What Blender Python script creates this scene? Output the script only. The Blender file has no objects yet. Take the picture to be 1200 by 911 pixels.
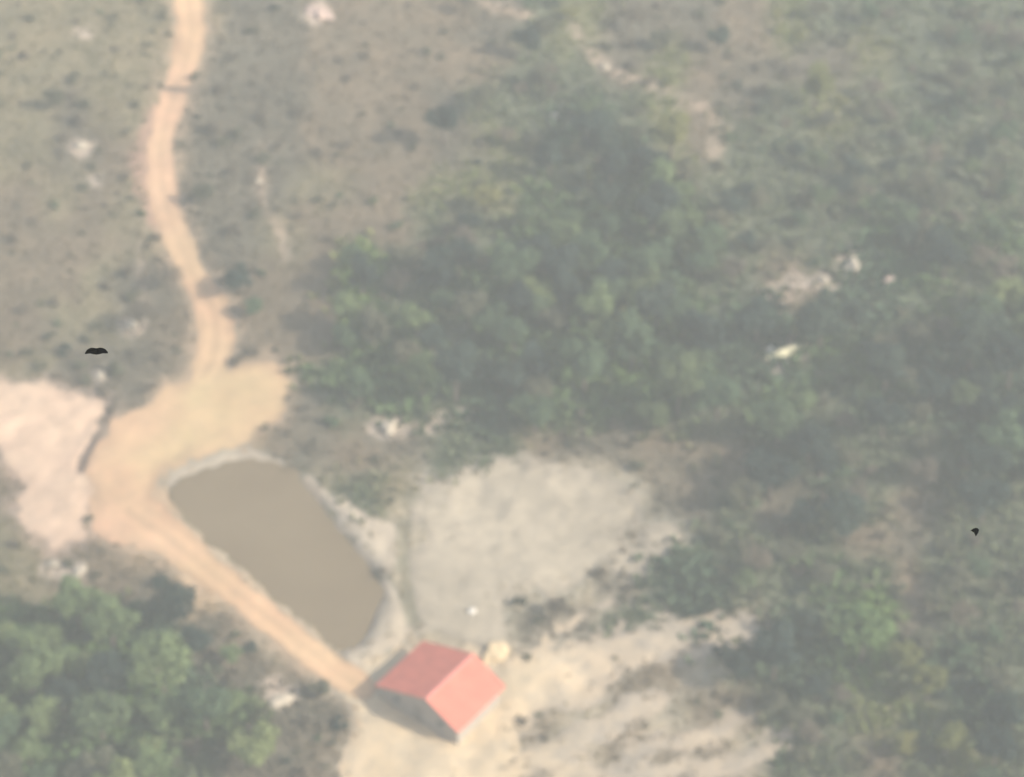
import bpy, bmesh, math, random
import numpy as np
from mathutils import Vector, Matrix
random.seed(7)
RNG = np.random.default_rng(11)
S = bpy.context.scene
COL = S.collection

# ------------------------------------------------------------------ camera
PITCH = math.radians(41.0)
DIST = 300.0
HFOV = math.radians(20.5)
CAM = np.array([0.0, -DIST*math.cos(PITCH), DIST*math.sin(PITCH)])
FWD = np.array([0.0, math.cos(PITCH), -math.sin(PITCH)])
UPV = np.array([0.0, math.sin(PITCH), math.cos(PITCH)])
FPX = 600.0/math.tan(HFOV/2)
cd = bpy.data.cameras.new('camera')
cam = bpy.data.objects.new('camera', cd); COL.objects.link(cam)
cam.location = CAM
cam.rotation_euler = (math.pi/2-PITCH, 0, 0)
cd.sensor_width = 36; cd.lens = 18/math.tan(HFOV/2)
cd.clip_start = 0.5; cd.clip_end = 6000
cd.dof.use_dof = True
cd.dof.focus_distance = 32.0
cd.dof.aperture_fstop = 1.0
S.camera = cam

# ------------------------------------------------------------------ world, sun, exposure
SUN_EL = math.radians(35.0)
SX, SY = 0.945, -0.325
w = bpy.data.worlds.new('World'); S.world = w; w.use_nodes = True
nt = w.node_tree; nt.nodes.clear()
sky = nt.nodes.new('ShaderNodeTexSky'); sky.sky_type = 'NISHITA'; sky.sun_disc = False
sky.sun_elevation = SUN_EL; sky.sun_rotation = math.atan2(SX, SY)
sky.dust_density = 3.0; sky.air_density = 1.0
bg = nt.nodes.new('ShaderNodeBackground'); bg.inputs[1].default_value = 0.145
wo = nt.nodes.new('ShaderNodeOutputWorld')
nt.links.new(sky.outputs[0], bg.inputs[0]); nt.links.new(bg.outputs[0], wo.inputs[0])
sd = bpy.data.lights.new('sun', 'SUN'); sd.energy = 3.9; sd.angle = math.radians(0.6); sd.color = (1.0, 0.915, 0.80)
sun = bpy.data.objects.new('sun', sd); COL.objects.link(sun)
sv = Vector((SX*math.cos(SUN_EL), SY*math.cos(SUN_EL), math.sin(SUN_EL)))
sun.rotation_euler = sv.to_track_quat('Z', 'Y').to_euler(); sun.location = (120, -60, 120)
S.view_settings.view_transform = 'Standard'; S.view_settings.look = 'None'
S.view_settings.exposure = 0.62; S.view_settings.gamma = 1.0
HAZE_DENSITY = 0.00090
HAZE_COLOR = (0.825, 0.87, 0.86)
S.render.engine = 'CYCLES'
S.cycles.use_denoising = True
S.cycles.volume_bounces = 1
S.cycles.max_bounces = 5

# ------------------------------------------------------------------ projection and noise
def proj(x, y, z):
    dx, dy, dz = x-CAM[0], y-CAM[1], z-CAM[2]
    de = dy*FWD[1]+dz*FWD[2]
    return 600+FPX*dx/de, 455.5-FPX*(dy*UPV[1]+dz*UPV[2])/de

def ray(px, py):
    return FWD+np.array([1., 0, 0])*((px-600)/FPX)-UPV*((py-455.5)/FPX)

def _hash(ix, iy, seed):
    h = (ix.astype(np.int64)*374761393+iy.astype(np.int64)*668265263+seed*1442695041) & 0x7fffffff
    h = (h ^ (h >> 13))*1274126177 & 0x7fffffff
    h = (h ^ (h >> 16)) & 0xffff
    return h/65535.0

def vnoise(x, y, s, seed):
    x = np.asarray(x, float)/s; y = np.asarray(y, float)/s
    ix = np.floor(x); iy = np.floor(y)
    fx = x-ix; fy = y-iy
    fx = fx*fx*(3-2*fx); fy = fy*fy*(3-2*fy)
    a = _hash(ix, iy, seed); b = _hash(ix+1, iy, seed); c = _hash(ix, iy+1, seed); d = _hash(ix+1, iy+1, seed)
    return (a*(1-fx)+b*fx)*(1-fy)+(c*(1-fx)+d*fx)*fy

def fbm(x, y, s, seed, o=4):
    t = 0; a = 1; n = 0
    for k in range(o):
        t = t+a*(vnoise(x, y, s/2**k, seed+k*17)-.5); n += a; a *= .55
    return t/n*2

def sstep(a, b, v):
    t = np.clip((v-a)/(b-a), 0, 1)
    return t*t*(3-2*t)

# signed distance in map units of the survey sketch (positive inside)
def sd_poly(px, py, pts):
    P = np.array(pts, float); n = len(P)
    d = np.full(px.shape, 1e9); ins = np.zeros(px.shape, bool)
    for i in range(n):
        ax, ay = P[i]; bx, by = P[(i+1) % n]
        ex, ey = bx-ax, by-ay
        t = np.clip(((px-ax)*ex+(py-ay)*ey)/(ex*ex+ey*ey+1e-9), 0, 1)
        d = np.minimum(d, np.hypot(px-ax-t*ex, py-ay-t*ey))
        c = ((ay > py) != (by > py)) & (px < (bx-ax)*(py-ay)/((by-ay) if by != ay else 1e-9)+ax)
        ins ^= c
    return np.where(ins, d, -d)

def sd_line(px, py, pts):
    d = np.full(px.shape, -1e9)
    for (ax, ay, aw), (bx, by, bw) in zip(pts[:-1], pts[1:]):
        ex, ey = bx-ax, by-ay
        t = np.clip(((px-ax)*ex+(py-ay)*ey)/(ex*ex+ey*ey+1e-9), 0, 1)
        d = np.maximum(d, (aw+(bw-aw)*t)/2-np.hypot(px-ax-t*ex, py-ay-t*ey))
    return d

# ------------------------------------------------------------------ shapes of the place
TRACK_UP = [(222, -40, 34), (222, 5, 34), (226, 40, 36), (217, 75, 32), (206, 104, 28), (196, 135, 31), (188, 175, 31), (190, 215, 33), (199, 255, 33), (212, 290, 30), (226, 320, 30), (243, 345, 36), (252, 372, 44), (254, 398, 46), (248, 424, 36), (238, 442, 34)]
TRACK_LOW = [(150, 600, 60), (200, 632, 44), (250, 672, 36), (300, 712, 33), (350, 752, 33), (400, 790, 33), (425, 805, 30)]
JUNCTION = [(228, 446), (262, 440), (292, 432), (322, 428), (354, 446), (340, 474), (312, 498), (270, 520), (225, 535), (190, 556), (183, 580), (200, 607), (228, 640), (243, 668), (212, 662), (178, 646), (140, 636), (112, 622), (104, 600), (112, 572), (98, 546), (112, 520), (134, 490), (168, 482), (196, 455)]
BARE_LEFT = [(-90, 440), (-20, 455), (40, 446), (92, 458), (127, 474), (120, 496), (102, 522), (90, 546), (104, 562), (102, 602), (96, 634), (60, 640), (32, 624), (22, 590), (26, 558), (4, 530), (-40, 505), (-90, 500)]
GRAVEL = [(478, 600), (500, 572), (535, 552), (575, 543), (612, 540), (650, 545), (700, 550), (742, 572), (752, 598), (742, 622), (716, 650), (680, 680), (640, 697), (588, 700), (592, 730), (604, 758), (586, 772), (545, 758), (505, 742), (488, 722), (476, 690), (482, 655), (503, 630)]
GRAVEL_ISLANDS = [(775, 632, 42), (738, 660, 38), (640, 690, 18), (502, 566, 16)]
YARD = [(398, 800), (430, 780), (470, 760), (540, 745), (600, 770), (622, 756), (662, 734), (720, 730), (790, 724), (850, 734), (884, 742), (850, 760), (800, 768), (750, 786), (705, 808), (690, 836), (640, 842), (600, 862), (610, 880), (600, 905), (560, 960), (400, 960), (398, 880), (412, 845)]
POND = [(214, 580), (262, 559), (292, 550), (346, 561), (372, 590), (398, 624), (426, 656), (449, 692), (438, 716), (418, 756), (396, 752), (354, 716), (306, 676), (262, 640), (234, 610)]
BANK_TOP = [(184, 566), (205, 545), (250, 530), (300, 530), (330, 545), (300, 552), (250, 556), (205, 574)]
BERM = [(350, 556), (384, 572), (426, 600), (466, 620), (473, 650), (462, 690), (477, 716), (472, 748), (440, 774), (412, 786), (398, 770), (426, 740), (448, 690), (424, 652), (398, 620), (370, 584)]
FAN = [(150, 540), (190, 500), (240, 448), (300, 430), (360, 444), (345, 480), (300, 508), (230, 535), (190, 556), (160, 570)]
PINK = [(-90, 430), (130, 460), (120, 520), (100, 560), (150, 600), (230, 650), (200, 670), (0, 660), (-90, 640)]
GULLY = [(130, 474, 2), (122, 496, 4), (107, 520, 6), (97, 538, 9), (93, 550, 8)]
RUT = [(192, 102, 5), (208, 104, 6), (226, 103, 5)]
CUT = [(184, 128, 10), (172, 160, 20), (163, 190, 22), (168, 225, 18), (182, 262, 8)]
PATHS = [[(168, 260, 5), (163, 300, 6), (168, 340, 8), (170, 360, 7)], [(305, 172, 3), (306, 195, 5), (304, 215, 10), (308, 240, 4), (325, 268, 5), (335, 300, 5)],
         [(690, 60, 8), (707, 78, 12), (740, 92, 9), (775, 105, 10), (800, 116, 8), (826, 128, 13), (846, 150, 17), (836, 180, 14)], [(672, 30, 10), (682, 52, 9)],
         [(560, 2, 8), (600, 8, 14), (620, 20, 14)], [(480, 500, 8), (520, 494, 9), (548, 484, 6)], [(930, 310, 9), (935, 335, 10), (905, 350, 12)], [(955, 340, 5), (975, 322, 7), (1000, 312, 8)]]
SPOTS = [(95, 172, 15), (155, 380, 20), (118, 440, 15), (374, 14, 20), (455, 500, 27), (100, 40, 9), (490, 740, 18), (60, 668, 17), (90, 668, 17), (330, 818, 24), (320, 800, 16), (1040, 330, 18), (1000, 310, 30), (964, 328, 22), (918, 412, 36), (512, 494, 20), (545, 484, 14), (905, 348, 22), (937, 330, 16), (450, 715, 20), (5, 740, 14), (840, 735, 26), (110, 210, 9)]
STREAKS = [[(600, 905, 30), (690, 860, 34), (770, 822, 26)], [(660, 925, 50), (760, 880, 42), (850, 862, 26)], [(830, 820, 14), (870, 850, 14)], [(710, 705, 10), (770, 708, 12)], [(720, 915, 34), (900, 888, 34)], [(640, 800, 60), (700, 765, 50), (780, 752, 40), (870, 742, 26)]]

MAP = """aaaaammbbbbmsommmbosssss
aaaaammbbbbbssmobmmmosss
amaammmbbbmssdsobmsossds
ambammmbbbmossdobsssssss
babammmabboogsdgssssssss
bbbammabbbssgggggsssgdgg
bbammmbblsggggggssbsdgss
baambmbblgsggggggddddsgg
ammmbmbgggddgglggddggddd
bbmm..bmsgsdggggssgsdsdd
bbb...bmbmssbmmbbbdssssd
b.....aasapppppmmsmdsbss
abb.ppppapppppbmssssbmss
abbm.pppmpppppmddssgsbss
gggdmbppbpppmmssdbdglmss
gdlldmbpm...pmbbpsdglsds
gdlgggmm..pbbpbpbbssoods
ggggsmmbbpbpbpbbbpssbsos""".split('\n')
LET = 'abmsogdlp.'
GI = np.array([[LET.index(c) for c in r[:24]] for r in MAP])
ALB = np.array([(.222, .19, .118), (.195, .155, .105), (.155, .138, .10), (.13, .145, .092), (.18, .175, .09), (.115, .145, .08), (.095, .115, .08), (.15, .185, .08), (.42, .36, .26), (.54, .39, .24)])
TREED = np.array([.01, .01, .08, .42, .32, .95, .95, 1.0, 0, 0])
SHRUB = np.array([1.1, .8, 1.1, 1.3, .9, .5, .5, .4, 0, 0])

def cell_color(px, py):
    wx = px+fbm(px, py, 60, 3)*34; wy = py+fbm(px, py, 60, 5)*34
    u = np.clip(wx/50-.5, 0, 22.999); v = np.clip(wy/50.6-.5, 0, 16.999)
    i = np.floor(u).astype(int); j = np.floor(v).astype(int); fu = (u-i)[:, None]; fv = (v-j)[:, None]
    fu = sstep(.1, .9, fu); fv = sstep(.1, .9, fv)
    A = ALB[GI]
    return (A[j, i]*(1-fu)+A[j, i+1]*fu)*(1-fv)+(A[j+1, i]*(1-fu)+A[j+1, i+1]*fu)*fv

def letters(px, py):
    px = np.asarray(px, float); py = np.asarray(py, float)
    wx = px+fbm(px, py, 60, 3)*34+fbm(px, py, 22, 13)*30; wy = py+fbm(px, py, 60, 5)*34+fbm(px, py, 22, 15)*30
    return GI[np.clip(wy/50.6, 0, 17).astype(int), np.clip(wx/50, 0, 23).astype(int)]
def cell_letter(px, py):
    return int(letters(np.array([px]), np.array([py]))[0])

# ------------------------------------------------------------------ terrain grid
STEP = 0.42
X0, X1, Y0, Y1 = -78.0, 78.0, -64.0, 86.0
def axis(a, b):
    core = list(np.arange(a, b+1e-6, STEP)); st = STEP; lo = []; p = core[0]
    hi = []; q = core[-1]
    while st < 160:
        st *= 1.35; p -= st; q += st; lo.append(p); hi.append(q)
    return np.array(lo[::-1]+core+hi), len(lo), len(core)
AX, IX0, NXC = axis(X0, X1); AY, IY0, NYC = axis(Y0, Y1)
GX, GY = np.meshgrid(AX, AY)

HOUSE_C = None
def base_h(x, y):
    x = np.asarray(x, float); y = np.asarray(y, float)
    far = np.hypot(x, y)
    h = 1.3*np.sin(x/31+.7)*np.cos(y/27-.4)+1.0*np.sin((x+1.6*y)/43)+fbm(x, y, 16, 91, 3)*.45
    flat = np.exp(-(((x+16)/34)**2+((y+26)/24)**2)**2)
    h = h*(1-flat*.93)
    h = h+22*sstep(150, 900, far)*(vnoise(x, y, 420, 71)-.35)
    return h

Z0 = base_h(GX, GY)
PX, PY = proj(GX, GY, Z0)
core = np.zeros(GX.shape, bool); core[IY0:IY0+NYC, IX0:IX0+NXC] = True
cx, cy = PX[core], PY[core]
def field(fn):
    F = np.full(GX.shape, -1e3); F[core] = fn(cx, cy); return F
n1 = fbm(cx, cy, 26, 21, 4); n2 = fbm(cx, cy, 60, 33, 4)
n0 = fbm(cx, cy, 11, 27, 3)
def streak(x, y):
    return fbm((x-.3*y)/3.2, (y+.38*x), 20, 47, 4)*sstep(600, 690, x)
F_track = field(lambda x, y: np.maximum.reduce([sd_line(x, y, TRACK_UP)+n1*6+n0*4, sd_line(x, y, TRACK_LOW)+n1*5+n0*4, sd_poly(x, y, JUNCTION)+n1*14+n0*5]))
D_track = field(lambda x, y: np.minimum(-sd_line(x, y, [(a, b, 0) for a, b, _ in TRACK_UP]), -sd_line(x, y, [(a, b, 0) for a, b, _ in TRACK_LOW])))
F_bare = field(lambda x, y: sd_poly(x, y, BARE_LEFT)+n1*15+n0*5)
F_gully = field(lambda x, y: np.maximum(sd_line(x, y, GULLY), sd_line(x, y, RUT)-.3)+n1*2.5)
F_cut = field(lambda x, y: sd_line(x, y, CUT)+n1*5)
F_grav = field(lambda x, y: np.maximum.reduce([sd_poly(x, y, GRAVEL)+n1*13+n2*7+n0*9]+[s[2]/2-np.hypot((x-s[0])*.8, y-s[1])+n1*9 for s in GRAVEL_ISLANDS]))
F_yard = field(lambda x, y: np.maximum.reduce([sd_poly(x, y, YARD)+n1*14+n2*14+n0*7+streak(x, y)*44]+[sd_line(x, y, s)+n1*12+n2*8+streak(x, y)*44 for s in STREAKS]))
F_pond = field(lambda x, y: sd_poly(x, y, POND)+n1*5+n0*4)
F_bank = field(lambda x, y: np.maximum(sd_poly(x, y, BANK_TOP), sd_poly(x, y, BERM))+n1*16+n0*9)
F_fan = field(lambda x, y: sd_poly(x, y, FAN))
F_pink = field(lambda x, y: np.maximum(sd_poly(x, y, PINK), sd_line(x, y, [(210, 95, 50), (190, 150, 60), (185, 200, 60), (195, 260, 40)])))
F_gap = field(lambda x, y: sd_line(x, y, [(480, 575, 14), (474, 610, 16), (472, 650, 14), (476, 700, 16), (492, 745, 16)])+n1*7)
F_berm = field(lambda x, y: sd_poly(x, y, BERM)+n1*5)
F_path = field(lambda x, y: np.maximum.reduce([sd_line(x, y, p)+n1*4 for p in PATHS]))
F_spot = field(lambda x, y: np.maximum.reduce([s[2]/2*1.15-np.hypot((x-s[0])*.8, y-s[1])+n1*7 for s in SPOTS]))
Z = Z0.copy()
Z -= .75*sstep(-22, 14, F_pond)
Z -= 0.35*sstep(-3, 5, F_gully)
Z += 0.35*sstep(-6, 12, F_berm)
Z -= 0.10*sstep(-6, 4, F_track)
Z += 0.5*sstep(-2, 30, F_bare)*(.35+fbm(GX, GY, 5.5, 58, 3))
Z += 0.30*sstep(-4, 14, np.maximum(F_yard, F_grav))*fbm(GX, GY, 3.2, 59, 3)*(np.hypot(GX+8, GY+33) > 9)
Z += 0.10*fbm(GX, GY, 1.8, 8, 2)*core*(1-sstep(-8, 6, np.maximum(F_track, F_yard)))
WATER = -0.34

def hz(x, y):
    fx = (x-X0)/STEP; fy = (y-Y0)/STEP
    i = int(np.clip(math.floor(fx), 0, NXC-2)); j = int(np.clip(math.floor(fy), 0, NYC-2))
    u = fx-i; v = fy-j; I = i+IX0; J = j+IY0
    return float((Z[J, I]*(1-u)+Z[J, I+1]*u)*(1-v)+(Z[J+1, I]*(1-u)+Z[J+1, I+1]*u)*v)

def at(px, py):
    d = ray(px, py); z = 0.0
    for _ in range(8):
        t = (z-CAM[2])/d[2]; p = CAM+d*t
        z = hz(p[0], p[1])
    return float(p[0]), float(p[1]), z

def fsample(F, x, y):
    i = int(np.clip(round((x-X0)/STEP), 0, NXC-1))+IX0; j = int(np.clip(round((y-Y0)/STEP), 0, NYC-1))+IY0
    return F[j, i]

# ------------------------------------------------------------------ materials
def mat(name, build):
    m = bpy.data.materials.new(name); m.use_nodes = True
    t = m.node_tree; b = t.nodes['Principled BSDF']; b.inputs['Specular IOR Level'].default_value = .25
    b.inputs['Roughness'].default_value = .9
    build(t, b); return m
def N(t, k, **kw):
    n = t.nodes.new(k)
    for a, v in kw.items():
        if a in n.inputs: n.inputs[a].default_value = v
        else: setattr(n, a, v)
    return n
def noise(t, scale, detail=4, rough=.6):
    c = t.nodes.get('coord') or N(t, 'ShaderNodeTexCoord'); c.name = 'coord'
    n = N(t, 'ShaderNodeTexNoise'); n.inputs['Scale'].default_value = scale; n.inputs['Detail'].default_value = detail; n.inputs['Roughness'].default_value = rough
    t.links.new(c.outputs['Object'], n.inputs['Vector']); return n.outputs[0]
def ramp(t, src, stops):
    r = N(t, 'ShaderNodeValToRGB'); t.links.new(src, r.inputs[0])
    e = r.color_ramp.elements
    while len(e) < len(stops): e.new(.5)
    for q, (p, c) in zip(e, stops): q.position = p; q.color = (*c, 1)
    return r.outputs[0]
def mix(t, a, b, f, mode='MIX'):
    m = N(t, 'ShaderNodeMix', data_type='RGBA', blend_type=mode)
    for s, v in ((6, a), (7, b), (0, f)):
        if hasattr(v, 'links'): t.links.new(v, m.inputs[s])
        elif s == 0: m.inputs[0].default_value = v
        else: m.inputs[s].default_value = (*v, 1)
    return m.outputs[2]
def bump(t, b, src, strength, dist):
    n = N(t, 'ShaderNodeBump'); n.inputs['Strength'].default_value = strength; n.inputs['Distance'].default_value = dist
    t.links.new(src, n.inputs['Height']); t.links.new(n.outputs[0], b.inputs['Normal'])

def ground_mat(t, b):
    a = N(t, 'ShaderNodeAttribute', attribute_name='soil')
    f = ramp(t, noise(t, 1.4, 6, .7), [(.3, (.86, .86, .86)), (.7, (1.12, 1.11, 1.09))])
    c = mix(t, a.outputs['Color'], f, 1.0, 'MULTIPLY')
    f2 = ramp(t, noise(t, .22, 4, .6), [(.35, (.85, .88, .88)), (.65, (1.12, 1.08, 1.04))])
    c = mix(t, c, f2, 1.0, 'MULTIPLY')
    t.links.new(c, b.inputs['Base Color'])
    bump(t, b, noise(t, 2.5, 6, .7), .6, .25)
M_ground = mat('scrub soil', ground_mat)

def dirt_mat(c1, c2, c3, big=.12, small=1.1, rough=.95, bm=.12):
    def f(t, b):
        a = ramp(t, noise(t, big, 5, .65), [(.36, c1), (.64, c2)])
        k = ramp(t, noise(t, small, 6, .75), [(.42, (0, 0, 0)), (.72, (1, 1, 1))])
        c = mix(t, a, c3, k)
        g = ramp(t, noise(t, 5.0, 5, .8), [(.3, (.88, .88, .88)), (.7, (1.1, 1.1, 1.1))])
        c = mix(t, c, g, 1.0, 'MULTIPLY')
        ta = N(t, 'ShaderNodeAttribute', attribute_name='tint'); c = mix(t, c, ta.outputs['Color'], 1.0, 'MULTIPLY')
        t.links.new(c, b.inputs['Base Color']); b.inputs['Roughness'].default_value = rough
        bump(t, b, noise(t, 1.6, 8, .75), .5, bm)
    return f
M_track = mat('laterite dust', dirt_mat((.66, .41, .245), (.63, .445, .25), (.54, .365, .22), .07, .45, bm=.25))
M_bare = mat('pink bare earth', dirt_mat((.70, .51, .345), (.66, .50, .33), (.57, .42, .28), .09, .5, bm=.25))
M_gravel = mat('pale gravel', dirt_mat((.49, .42, .31), (.42, .36, .265), (.35, .30, .225), .12, .6, bm=.35))
M_yard = mat('trodden yard earth', dirt_mat((.72, .55, .345), (.58, .47, .315), (.44, .375, .28), .08, .4, bm=.3))
M_bank = mat('bank clay', dirt_mat((.56, .47, .345), (.50, .42, .31), (.42, .35, .26), .10, .7, bm=.2))
def water_mat(t, b):
    c = ramp(t, noise(t, .12, 3, .5), [(.3, (.20, .151, .09)), (.7, (.225, .173, .105))])
    t.links.new(c, b.inputs['Base Color']); b.inputs['Roughness'].default_value = .28
    b.inputs['IOR'].default_value = 1.33; b.inputs['Specular IOR Level'].default_value = .4
    bump(t, b, noise(t, 3.0, 3, .5), .08, .05)
M_water = mat('muddy water', water_mat)

def leaf_mat(name, base, var, warm):
    def f(t, b):
        oi = N(t, 'ShaderNodeObjectInfo')
        r = ramp(t, oi.outputs['Random'], [(0, tuple(x*(1-var) for x in base)), (.55, base), (1, warm)])
        g = ramp(t, noise(t, .9, 4, .7), [(.3, (.78, .8, .78)), (.7, (1.2, 1.18, 1.12))])
        c = mix(t, r, g, 1.0, 'MULTIPLY')
        t.links.new(c, b.inputs['Base Color']); b.inputs['Roughness'].default_value = .7
        tr = N(t, 'ShaderNodeBsdfTranslucent'); t.links.new(c, tr.inputs[0])
        ms = N(t, 'ShaderNodeMixShader'); ms.inputs[0].default_value = .22
        t.links.new(b.outputs[0], ms.inputs[1]); t.links.new(tr.outputs[0], ms.inputs[2])
        t.links.new(ms.outputs[0], t.nodes['Material Output'].inputs[0])
    return mat(name, f)
LEAF = {
    'green': leaf_mat('mid green leaves', (.098, .155, .084), .22, (.125, .165, .075)),
    'dark': leaf_mat('dark green leaves', (.042, .072, .06), .3, (.056, .086, .062)),
    'light': leaf_mat('light green leaves', (.175, .24, .105), .18, (.21, .25, .105)),
    'bright': leaf_mat('fresh green leaves', (.14, .225, .085), .1, (.16, .24, .085)),
    'olive': leaf_mat('yellow green leaves', (.205, .22, .08), .18, (.24, .23, .085)),
    'grey': leaf_mat('grey green leaves', (.14, .145, .095), .2, (.165, .16, .10)),
    'dry': leaf_mat('dry brown twigs', (.175, .15, .115), .2, (.20, .165, .12)),
}
def plain(name, c, rough=.85, var=.12, scale=2.0):
    def f(t, b):
        g = ramp(t, noise(t, scale, 5, .7), [(.3, tuple(x*(1-var) for x in c)), (.7, tuple(min(1, x*(1+var)) for x in c))])
        t.links.new(g, b.inputs['Base Color']); b.inputs['Roughness'].default_value = rough
        bump(t, b, noise(t, scale*4, 4), .2, .03)
    return mat(name, f)
M_bark = plain('bark', (.16, .13, .105), .9, .3, 5)
M_roof = plain('red painted roof sheet', (.66, .20, .14), .55, .14, .7)
M_ridge = plain('red ridge cap', (.68, .25, .20), .5, .08, 1)
M_wall = plain('cream render', (.40, .36, .31), .9, .08, 1.2)
M_door = plain('weathered door boards', (.30, .26, .22), .8, .15, 3)
M_frame = plain('grey painted frame', (.36, .33, .285), .7, .1, 3)
M_rock = plain('pale rock', (.45, .39, .30), .9, .2, 2)
M_yellowrock = plain('yellowish pale rock', (.74, .69, .46), .9, .12, 2)
M_white = plain('white stone', (.78, .74, .66), .9, .08, 2)
M_rockpink = plain('pinkish rock', (.56, .42, .34), .9, .15, 2)
M_ochre = plain('ochre sand', (.60, .47, .29), .95, .12, 1.5)
def blackf(t, b):
    b.inputs['Base Color'].default_value = (.002, .002, .002, 1); b.inputs['Specular IOR Level'].default_value = .02; b.inputs['Roughness'].default_value = 1
M_black = mat('black feathers', blackf)
def glassy(t, b):
    b.inputs['Base Color'].default_value = (.16, .16, .16, 1); b.inputs['Roughness'].default_value = .12
M_pane = mat('dark pane', glassy)

# ------------------------------------------------------------------ object helpers
def link_mesh(name, verts, faces, m, parent=None, smooth=False):
    me = bpy.data.meshes.new(name); me.from_pydata([tuple(v) for v in verts], [], faces); me.update()
    if m: me.materials.append(m)
    if smooth: me.polygons.foreach_set('use_smooth', [True]*len(me.polygons))
    o = bpy.data.objects.new(name, me); COL.objects.link(o); o.parent = parent
    return o
def bm_obj(name, bm, m, parent=None, smooth=False):
    me = bpy.data.meshes.new(name); bmesh.ops.recalc_face_normals(bm, faces=bm.faces); bm.to_mesh(me); bm.free(); me.materials.append(m)
    if smooth: me.polygons.foreach_set('use_smooth', [True]*len(me.polygons))
    o = bpy.data.objects.new(name, me); COL.objects.link(o); o.parent = parent; return o
def tag(o, label, cat, group=None):
    o['label'] = label; o['category'] = cat
    if group: o['group'] = group
    return o
def empty(name, loc, rz=0):
    o = bpy.data.objects.new(name, None); COL.objects.link(o); o.location = loc; o.rotation_euler = (0, 0, rz); o.empty_display_size = .3
    return o
def np_mesh(name, V, Q, m):
    me = bpy.data.meshes.new(name); nf = len(Q); k = Q.shape[1]
    me.vertices.add(len(V)); me.vertices.foreach_set('co', V.astype(np.float32).ravel())
    me.loops.add(nf*k); me.loops.foreach_set('vertex_index', Q.astype(np.int32).ravel())
    me.polygons.add(nf); me.polygons.foreach_set('loop_start', np.arange(0, nf*k, k, dtype=np.int32))
    me.update(calc_edges=True); me.validate()
    if m: me.materials.append(m)
    return me

# ------------------------------------------------------------------ ground sheet
ny, nx = GX.shape
V = np.stack([GX.ravel(), GY.ravel(), Z.ravel()], 1)
idx = np.arange(ny*nx).reshape(ny, nx)
Q = np.stack([idx[:-1, :-1].ravel(), idx[:-1, 1:].ravel(), idx[1:, 1:].ravel(), idx[1:, :-1].ravel()], 1)
gm = np_mesh('ground', V, Q, M_ground)
c = cell_color(PX.ravel(), PY.ravel())
c *= (1+.22*fbm(GX.ravel(), GY.ravel(), 7, 44, 4))[:, None]
def blend(F, col, lo, hi, amt):
    global c
    k = (sstep(lo, hi, F.ravel()+fbm(PX.ravel(), PY.ravel(), 14, 66, 3)*6)*amt)[:, None]
    c = c*(1-k)+np.array(col)*k
blend(F_track, (.48, .35, .24), -24, 6, .8)
blend(F_bare, (.48, .35, .27), -26, 6, .8)
blend(F_grav, (.36, .32, .25), -18, 5, .85)
blend(F_yard, (.36, .31, .24), -24, 6, .85)
blend(F_bank, (.31, .28, .22), -14, 4, .8)
blend(F_path, (.42, .325, .24), -8, 5, .75)
blend(F_pond, (.24, .19, .13), -14, 4, .9)
blend(F_spot, (.54, .44, .35), -7, 4, .9)
blend(F_gap, (.19, .175, .12), -5, 6, .85)
blend(F_cut, (.44, .27, .20), -8, 4, .7)
blend(F_gully, (.15, .115, .10), -6, 2, .8)
at_ = gm.color_attributes.new('soil', 'FLOAT_COLOR', 'POINT')
at_.data.foreach_set('color', np.concatenate([np.clip(c, .02, .9), np.ones((len(c), 1))], 1).astype(np.float32).ravel())
gm.polygons.foreach_set('use_smooth', [True]*len(gm.polygons))
ground = bpy.data.objects.new('ground', gm); COL.objects.link(ground); ground['kind'] = 'structure'

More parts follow.
